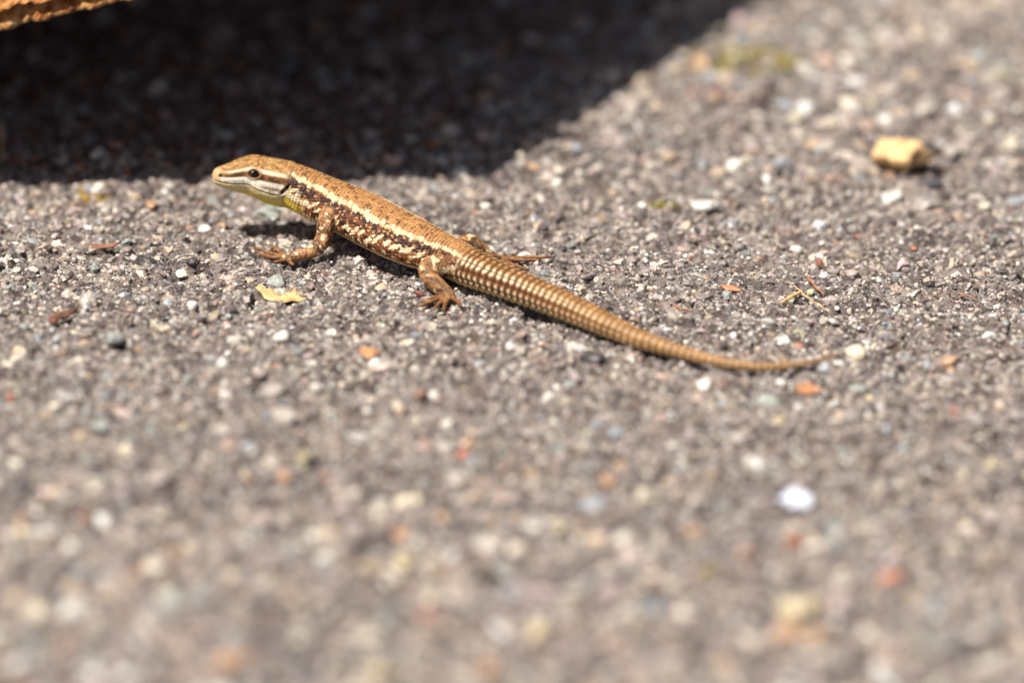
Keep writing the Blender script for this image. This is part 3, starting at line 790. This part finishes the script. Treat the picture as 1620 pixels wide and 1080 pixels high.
hcol = mixc(hcol, full(lin(226, 186, 138)), (1 - sst(.8, 2.4, sv)) * .8)
low = 1 - sst(-20, -12, th); hcol = mixc(hcol, mixc(full(lin(236, 220, 160)), full(midb), .6 * sutl * (1 - sst(-40, -26, -th * 0 + th))), low)
thr = (1 - sst(-44, -22, th)) * sst(4, 10, sv); hcol = mixc(hcol, full(lin(240, 218, 84)), .9 * thr)
hcol = mixc(hcol, full(dkb), .85 * sst(.35, .8, mouth))
post = sb(-4, 4, 3) * sst(S_EYE + 2, S_EYE + 3.5, sv) * (1 - sst(S_EAR - 1.2, S_EAR - .4, sv)); hcol = mixc(hcol, full(midb), .8 * post)
lid = np.exp(-((d_eye - 1.3) / .28) ** 2); hcol = mixc(hcol, full(lin(150, 112, 80)), .75 * lid)
hcol = mixc(hcol, full(lin(60, 42, 34)), 1 - sst(.95, 1.15, d_eye))
hcol = mixc(hcol, full(blk), 1 - sst(.6, 1.1, nos))
Cc = mixc(Cc, hcol, head)
Cc = mixc(Cc, full(blk), 1 - sst(.75, 1.1, ear))
neck = sst(S_EAR - 1, S_EAR + 1, sv) * (1 - sst(S_EAR + 5.5, S_EAR + 7.5, sv)) * (1 - wl)
Cc = mixc(Cc, full(cream), .9 * neck * sb(-10, 8))
Cc = mixc(Cc, full(midb), .85 * neck * np.exp(-((th + 16 - 2 * (sv - S_EAR - 2)) / 4) ** 2))
Cc = mixc(Cc, full(lin(238, 208, 84)), .9 * neck * sb(-40, -12)); Cc = mixc(Cc, full(yel), .9 * neck * (1 - sst(-42, -32, th)))
# limbs
lc = mixc(full(lin(128, 82, 50)), full(lin(184, 134, 88)), sst(-.3, .5, vn(V[:, 0] / .9 + V[:, 2] * .6, V[:, 1] / .9 - V[:, 2] * .5, 56)))
lc = mixc(lc, full(dkb), .8 * sst(.15, .55, vn(V[:, 0] / 1.3 + 9, V[:, 1] / 1.3 + V[:, 2] * .8, 57)) * (1 - toe))
ls2 = vn(V[:, 0] / 1.0 + 31 + V[:, 2] * .3, V[:, 2] / .9 + V[:, 1] * .5, 58); lc = mixc(lc, full(cream), .8 * sst(.42, .62, ls2) * (1 - toe)); lc = mixc(lc, full(lin(226, 188, 134)), .8 * sst(.28, .5, gn) * (1 - .4 * toe))
lc = mixc(lc, full(lin(118, 80, 50)), .55 * toe); lc = mixc(lc, full(fleck), .7 * toe * sst(.86, .95, limb_t) + .3 * toe * (gn < -.15))
Cc = mixc(Cc, lc, wl)
crev = 0.84
Cc = np.clip(Cc * crev, 0, .85)

sk = Nodes('lizard_skin')
va = sk.n('ShaderNodeVertexColor'); va.layer_name = 'Col'
tck = sk.n('ShaderNodeTexCoord').outputs['Object']; nk = sk.noise(tck, 2600, 2, 0.6)
sk.l(sk.mix(1.0, va.outputs[0], sk.ramp(nk.outputs[0], [(0.3, (0.8, 0.78, 0.76)), (0.7, (1.12, 1.12, 1.1))]), 'MULTIPLY'), sk.b.inputs['Base Color'])
sk.b.inputs['Roughness'].default_value = 0.5; sk.b.inputs['Specular IOR Level'].default_value = 0.22
sk.bump(nk.outputs[0], 0.5, 0.0002)
lizard = obj('lizard', None, label='brown wall lizard with cream flank spots and yellow throat basking on the concrete', cat='lizard')
obj('body', mesh_np('body', V2, F, True, Cc), sk.mat, lizard)
# eyes
EV, EF = SP_V, SP_F
EV, EF = subdiv(EV, EF); EV, EF = subdiv(EV, EF)
em_ = Nodes('lizard_eye'); ve = em_.n('ShaderNodeVertexColor'); ve.layer_name = 'Col'
em_.l(ve.outputs[0], em_.b.inputs['Base Color']); em_.b.inputs['Roughness'].default_value = 0.05
for side in (1, -1):
    p = eye_c[side]; i = int(round(S_EYE / 0.25))
    o_ = SL[i] * side * math.cos(math.radians(24)) + SU[i] * math.sin(math.radians(24)); o_ /= np.linalg.norm(o_)
    q = EV @ o_; pup = sst(.74, .82, q)
    ec = mixc(np.repeat(lin(66, 40, 26)[None], len(EV), 0), np.repeat(lin(10, 8, 8)[None], len(EV), 0), pup)
    ec = mixc(ec, np.repeat(lin(130, 92, 52)[None], len(EV), 0), .7 * np.exp(-((q - .76) / .02) ** 2))
    obj('eye', mesh_np('eye', p - o_ * 0.90 + EV * 1.18, EF, True, ec), em_.mat, lizard)

# ------------------------------------------------------------------ loose bits lying on the concrete
def plain(name, rgb, rough=0.7, var=0.35, scale=500, translucent=False):
    s = Nodes(name); tcs = s.n('ShaderNodeTexCoord').outputs['Object']; nn = s.noise(tcs, scale, 5, 0.7); b = lin(*rgb)
    s.l(s.ramp(nn.outputs[0], [(0.3, tuple(b * (1 - var))), (0.5, tuple(b)), (0.72, tuple(np.minimum(b * (1 + var), .85)))]), s.b.inputs['Base Color'])
    s.b.inputs['Roughness'].default_value = rough; s.bump(nn.outputs[0], .5, .0003)
    return s.mat


def pebble(name, px, py, wpx, dpx, hmm_, mat, label, cat, seed, rot=0.0, jag=.25, group=None):
    p = at(px, py); k = mm_per_px(p); r = np.random.default_rng(seed)
    v, f = subdiv(SP_V, SP_F)
    for _ in range(8):
        d = r.normal(size=3); d /= np.linalg.norm(d); pr = v @ d; v = v - np.maximum(0, pr - r.uniform(.6, .9))[:, None] * d
    v = v * (1 + jag * .4 * vn(v[:, 0] * 2 + seed, v[:, 1] * 2 + v[:, 2] * 1.7, seed))[:, None]
    v = v * np.array([wpx * k / 2, dpx * k / 2, hmm_ / 2]); c_, s_ = math.cos(rot), math.sin(rot)
    v = v @ np.array([[c_, s_, 0], [-s_, c_, 0], [0, 0, 1]])
    v = v - [0, 0, v[:, 2].min()]
    o = obj(name, mesh_np(name, v, f, True), mat, None, label, cat, group)
    o.location = Vector((p[0], p[1], float(hm(p[0], p[1])) - .12 * hmm_)) * MM
    return o


pebble('pebble', 1426, 268, 78, 70, 7.6, plain('ochre_pebble', (212, 172, 122), .75, .55, 260), 'ochre pebble lying loose on the sunlit concrete beside a small dark chip', 'pebble', 9, .2, 1.6)
pebble('stone_chip', 1472, 291, 40, 26, 1.9, plain('dark_chip', (66, 62, 66), .45), 'small dark stone chip tucked beside the ochre pebble', 'stone chip', 8, -.2, .5)
pebble('white_chip', 1262, 800, 54, 60, 3.0, plain('bluish_white', (222, 226, 240), .5, .35, 300), 'bluish white chip on the blurred concrete in front of the tail', 'stone chip', 14, .1, .9)


def flake(name, pts, thick, mat, label, cat, lift=0.0, curl=0.9):
    """thin irregular chip: outline in photo pixels on the ground, fan-filled, with thickness and curl"""
    P = np.array([at(x, y) for x, y in pts]); c_ = P.mean(0); n = len(P); rings = 5
    top = [c_]; 
    for r_ in range(1, rings + 1):
        for q in P: top.append(c_ + (q - c_) * r_ / rings)
    top = np.array(top); rad = np.linalg.norm(top[:, :2] - c_[:2], axis=1)
    top[:, 2] = seat(top[:, 0], top[:, 1]) + lift + thick + curl * (rad / rad.max()) ** 2 * vn(top[:, 0] / 2.5, top[:, 1] / 2.5, 90) + .15 * vn(top[:, 0] / .8, top[:, 1] / .8, 91)
    bot = top - [0, 0, thick]; m_ = len(top); F_ = []
    for i in range(n):
        j = (i + 1) % n
        F_.append((0, 1 + i, 1 + j)); F_.append((m_, m_ + 1 + j, m_ + 1 + i))
        for r_ in range(rings - 1):
            a, b, c2, d2 = 1 + r_ * n + i, 1 + r_ * n + j, 1 + (r_ + 1) * n + j, 1 + (r_ + 1) * n + i
            F_ += [(a, d2, c2), (a, c2, b), (m_ + a, m_ + c2, m_ + d2), (m_ + a, m_ + b, m_ + c2)]
        a, b = 1 + (rings - 1) * n + i, 1 + (rings - 1) * n + j
        F_ += [(a, m_ + a, m_ + b), (a, m_ + b, b)]
    return obj(name, mesh_np(name, np.concatenate([top, bot]), np.array(F_), True), mat, None, label, cat)


M_HUSK = plain('dry_husk', (206, 168, 116), .6, .5, 300)
flake('bud_scale', [(402, 451), (412, 450), (424, 456), (428, 464), (436, 471), (446, 470), (456, 464), (466, 459), (470, 464), (480, 470), (488, 473), (474, 476), (462, 475), (446, 478), (432, 475), (418, 472), (414, 464)],
      .2, M_HUSK, 'papery tan husk fragment lying between the two near feet of the lizard', 'husk')
flake('orange_flake', [(568, 552), (578, 548), (588, 551), (598, 552), (602, 558), (592, 560), (586, 563), (572, 559)], .5, plain('orange_flake', (182, 126, 82), .75, .5, 420), 'orange flake lying below the hind foot of the lizard', 'flake')
flake('rust_flake', [(1258, 614), (1266, 609), (1280, 606), (1290, 611), (1302, 613), (1298, 622), (1288, 624), (1280, 630), (1268, 624)], .5, plain('rust_flake', (168, 118, 84), .75, .5, 420), 'orange flake lying beside the tip of the tail', 'flake')
flake('bark_chip', [(76, 508), (86, 502), (94, 497), (108, 494), (120, 490), (124, 494), (112, 499), (104, 505), (92, 508), (84, 514)], .6, plain('bark_chip', (104, 66, 50), .85, .7), 'dark reddish brown bark chip on the open concrete ahead of the forefoot', 'bark chip')
flake('leaf_chip', [(1138, 452), (1160, 453), (1176, 460), (1168, 464), (1148, 460)], .3, plain('leaf_chip', (176, 120, 88), .8, .6), 'small reddish leaf chip beyond the middle of the tail', 'leaf chip')
flake('bark_sliver', [(138, 386), (170, 387), (190, 389), (178, 394), (146, 392)], .4, plain('bark_sliver', (136, 92, 74), .85, .6), 'thin reddish bark sliver ahead of the lizard near the shadow', 'bark chip')


def twig(name, pts, r0, r1, mat, label, cat='twig', bend=.3, seed=1):
    P = np.array([at(x, y, z) for x, y, z in pts]); P[:, 2] += .3 + seat(P[:, 0], P[:, 1])
    x = np.concatenate([[0], np.cumsum(np.linalg.norm(np.diff(P, axis=0), axis=1))]); xi = np.linspace(0, x[-1], 40)
    C = np.stack([pchip(x, P[:, i], xi) for i in range(3)], -1)
    C += np.stack([vn(xi / 1.6, xi * 0 + seed + i, 95) for i in range(3)], -1) * bend * .4
    v, f = limb_mesh(C, np.linspace(r0, r1, 40) * (1 + .18 * vn(xi / .8, xi * 0 + seed, 96)), 8)
    me = bpy.data.meshes.new(name); me.from_pydata((v * MM).tolist(), [], [tuple(int(i) for i in q) for q in f]); me.update()
    return obj(name, me, mat, None, label, cat)


M_TW = plain('dry_straw', (206, 168, 116), .7); M_TW2 = plain('dry_needle', (158, 106, 78), .7)
twig('twig', [(1236, 478, .5), (1252, 471, .9), (1268, 461, 1.0)], .42, .38, M_TW, 'short thick tan twig crossed by a thin straw behind the tail', seed=2)
twig('straw', [(1258, 452, 1.0), (1282, 475, 1.2), (1312, 495, .6)], .16, .12, M_TW, 'long thin pale straw lying across a short twig', 'straw', seed=4)
twig('pine_needle', [(1276, 440, .7), (1290, 452, .9), (1304, 468, .6)], .30, .22, M_TW2, 'reddish brown needle leaning against a yellow pebble beside the twig', 'needle', seed=6)
twig('needle_bit', [(1516, 466, .6), (1532, 473, .7), (1545, 477, .5)], .22, .15, M_TW2, 'tiny orange needle bit lying alone far from the crossed twigs', 'needle', seed=8)
twig('rootlet', [(1066, 487, .5), (1080, 491, .7), (1094, 494, .5)], .26, .2, M_TW2, 'short reddish rootlet just behind the middle of the tail', 'rootlet', seed=10)
twig('grass_stalk', [(4, 266, -.5), (4, 240, 3.5), (2, 215, 7.5), (-2, 196, 10.5)], .4, .2, plain('grass_stalk', (150, 120, 80), .7), 'dry grass stalk standing at the edge of the shade under the plate', 'grass stalk', seed=12)


def moss(px, py, wpx, dpx, n, label, hgt, rgb=(150, 150, 40)):
    p = at(px, py); k = mm_per_px(p); r = np.random.default_rng(int(px))
    Vm, Fm, Cm = [], [], []
    for i in range(n):
        a = r.uniform(0, 2 * math.pi); q = math.sqrt(r.random())
        x, y = p[0] + math.cos(a) * q * wpx * k / 2, p[1] + math.sin(a) * q * dpx * k / 2
        if vn(x / 3.5, y / 3.5, 97) < -.25: continue
        z = float(hm(x, y)) - .1; hh = hgt * r.uniform(.5, 1) * (1 - .5 * q); w = .28 * r.uniform(.7, 1.3)
        d = r.uniform(0, 2 * math.pi); lx, ly = math.cos(d), math.sin(d); t_ = r.uniform(.1, .6) * hh
        b = len(Vm)
        Vm += [(x - ly * w, y + lx * w, z), (x + ly * w, y - lx * w, z), (x + lx * t_ * .5 + ly * w * .7, y + ly * t_ * .5 - lx * w * .7, z + hh * .65), (x + lx * t_ * .5 - ly * w * .7, y + ly * t_ * .5 + lx * w * .7, z + hh * .65), (x + lx * t_, y + ly * t_, z + hh)]
        Fm += [(b, b + 1, b + 2), (b, b + 2, b + 3), (b + 3, b + 2, b + 4)]
        c_ = lin(*rgb) * r.uniform(.7, 1.35) * np.array([r.uniform(.85, 1.25), 1, r.uniform(.6, 1.2)]); Cm += [c_] * 5
    return obj('moss_clump', mesh_np('moss_clump', np.array(Vm), np.array(Fm), True, np.array(Cm)), M_MOSS, None, label, 'moss')


mo = Nodes('moss'); vm = mo.n('ShaderNodeVertexColor'); vm.layer_name = 'Col'
mo.l(vm.outputs[0], mo.b.inputs['Base Color']); mo.b.inputs['Roughness'].default_value = .7
M_MOSS = mo.mat
moss(1170, 96, 190, 120, 1500, 'wide yellow green moss patch beside the slanting shadow edge', 2.4, (158, 146, 62))
moss(148, 304, 56, 50, 300, 'small yellow moss tuft around a white stone at the shadow edge', 1.4, (190, 160, 40))
moss(1045, 323, 66, 36, 260, 'small olive moss tuft on open concrete behind the lizard', 1.2, (150, 140, 50))
moss(1135, 905, 56, 60, 240, 'small olive moss tuft in the blurred concrete in front of the tail', 2.0, (140, 132, 40))
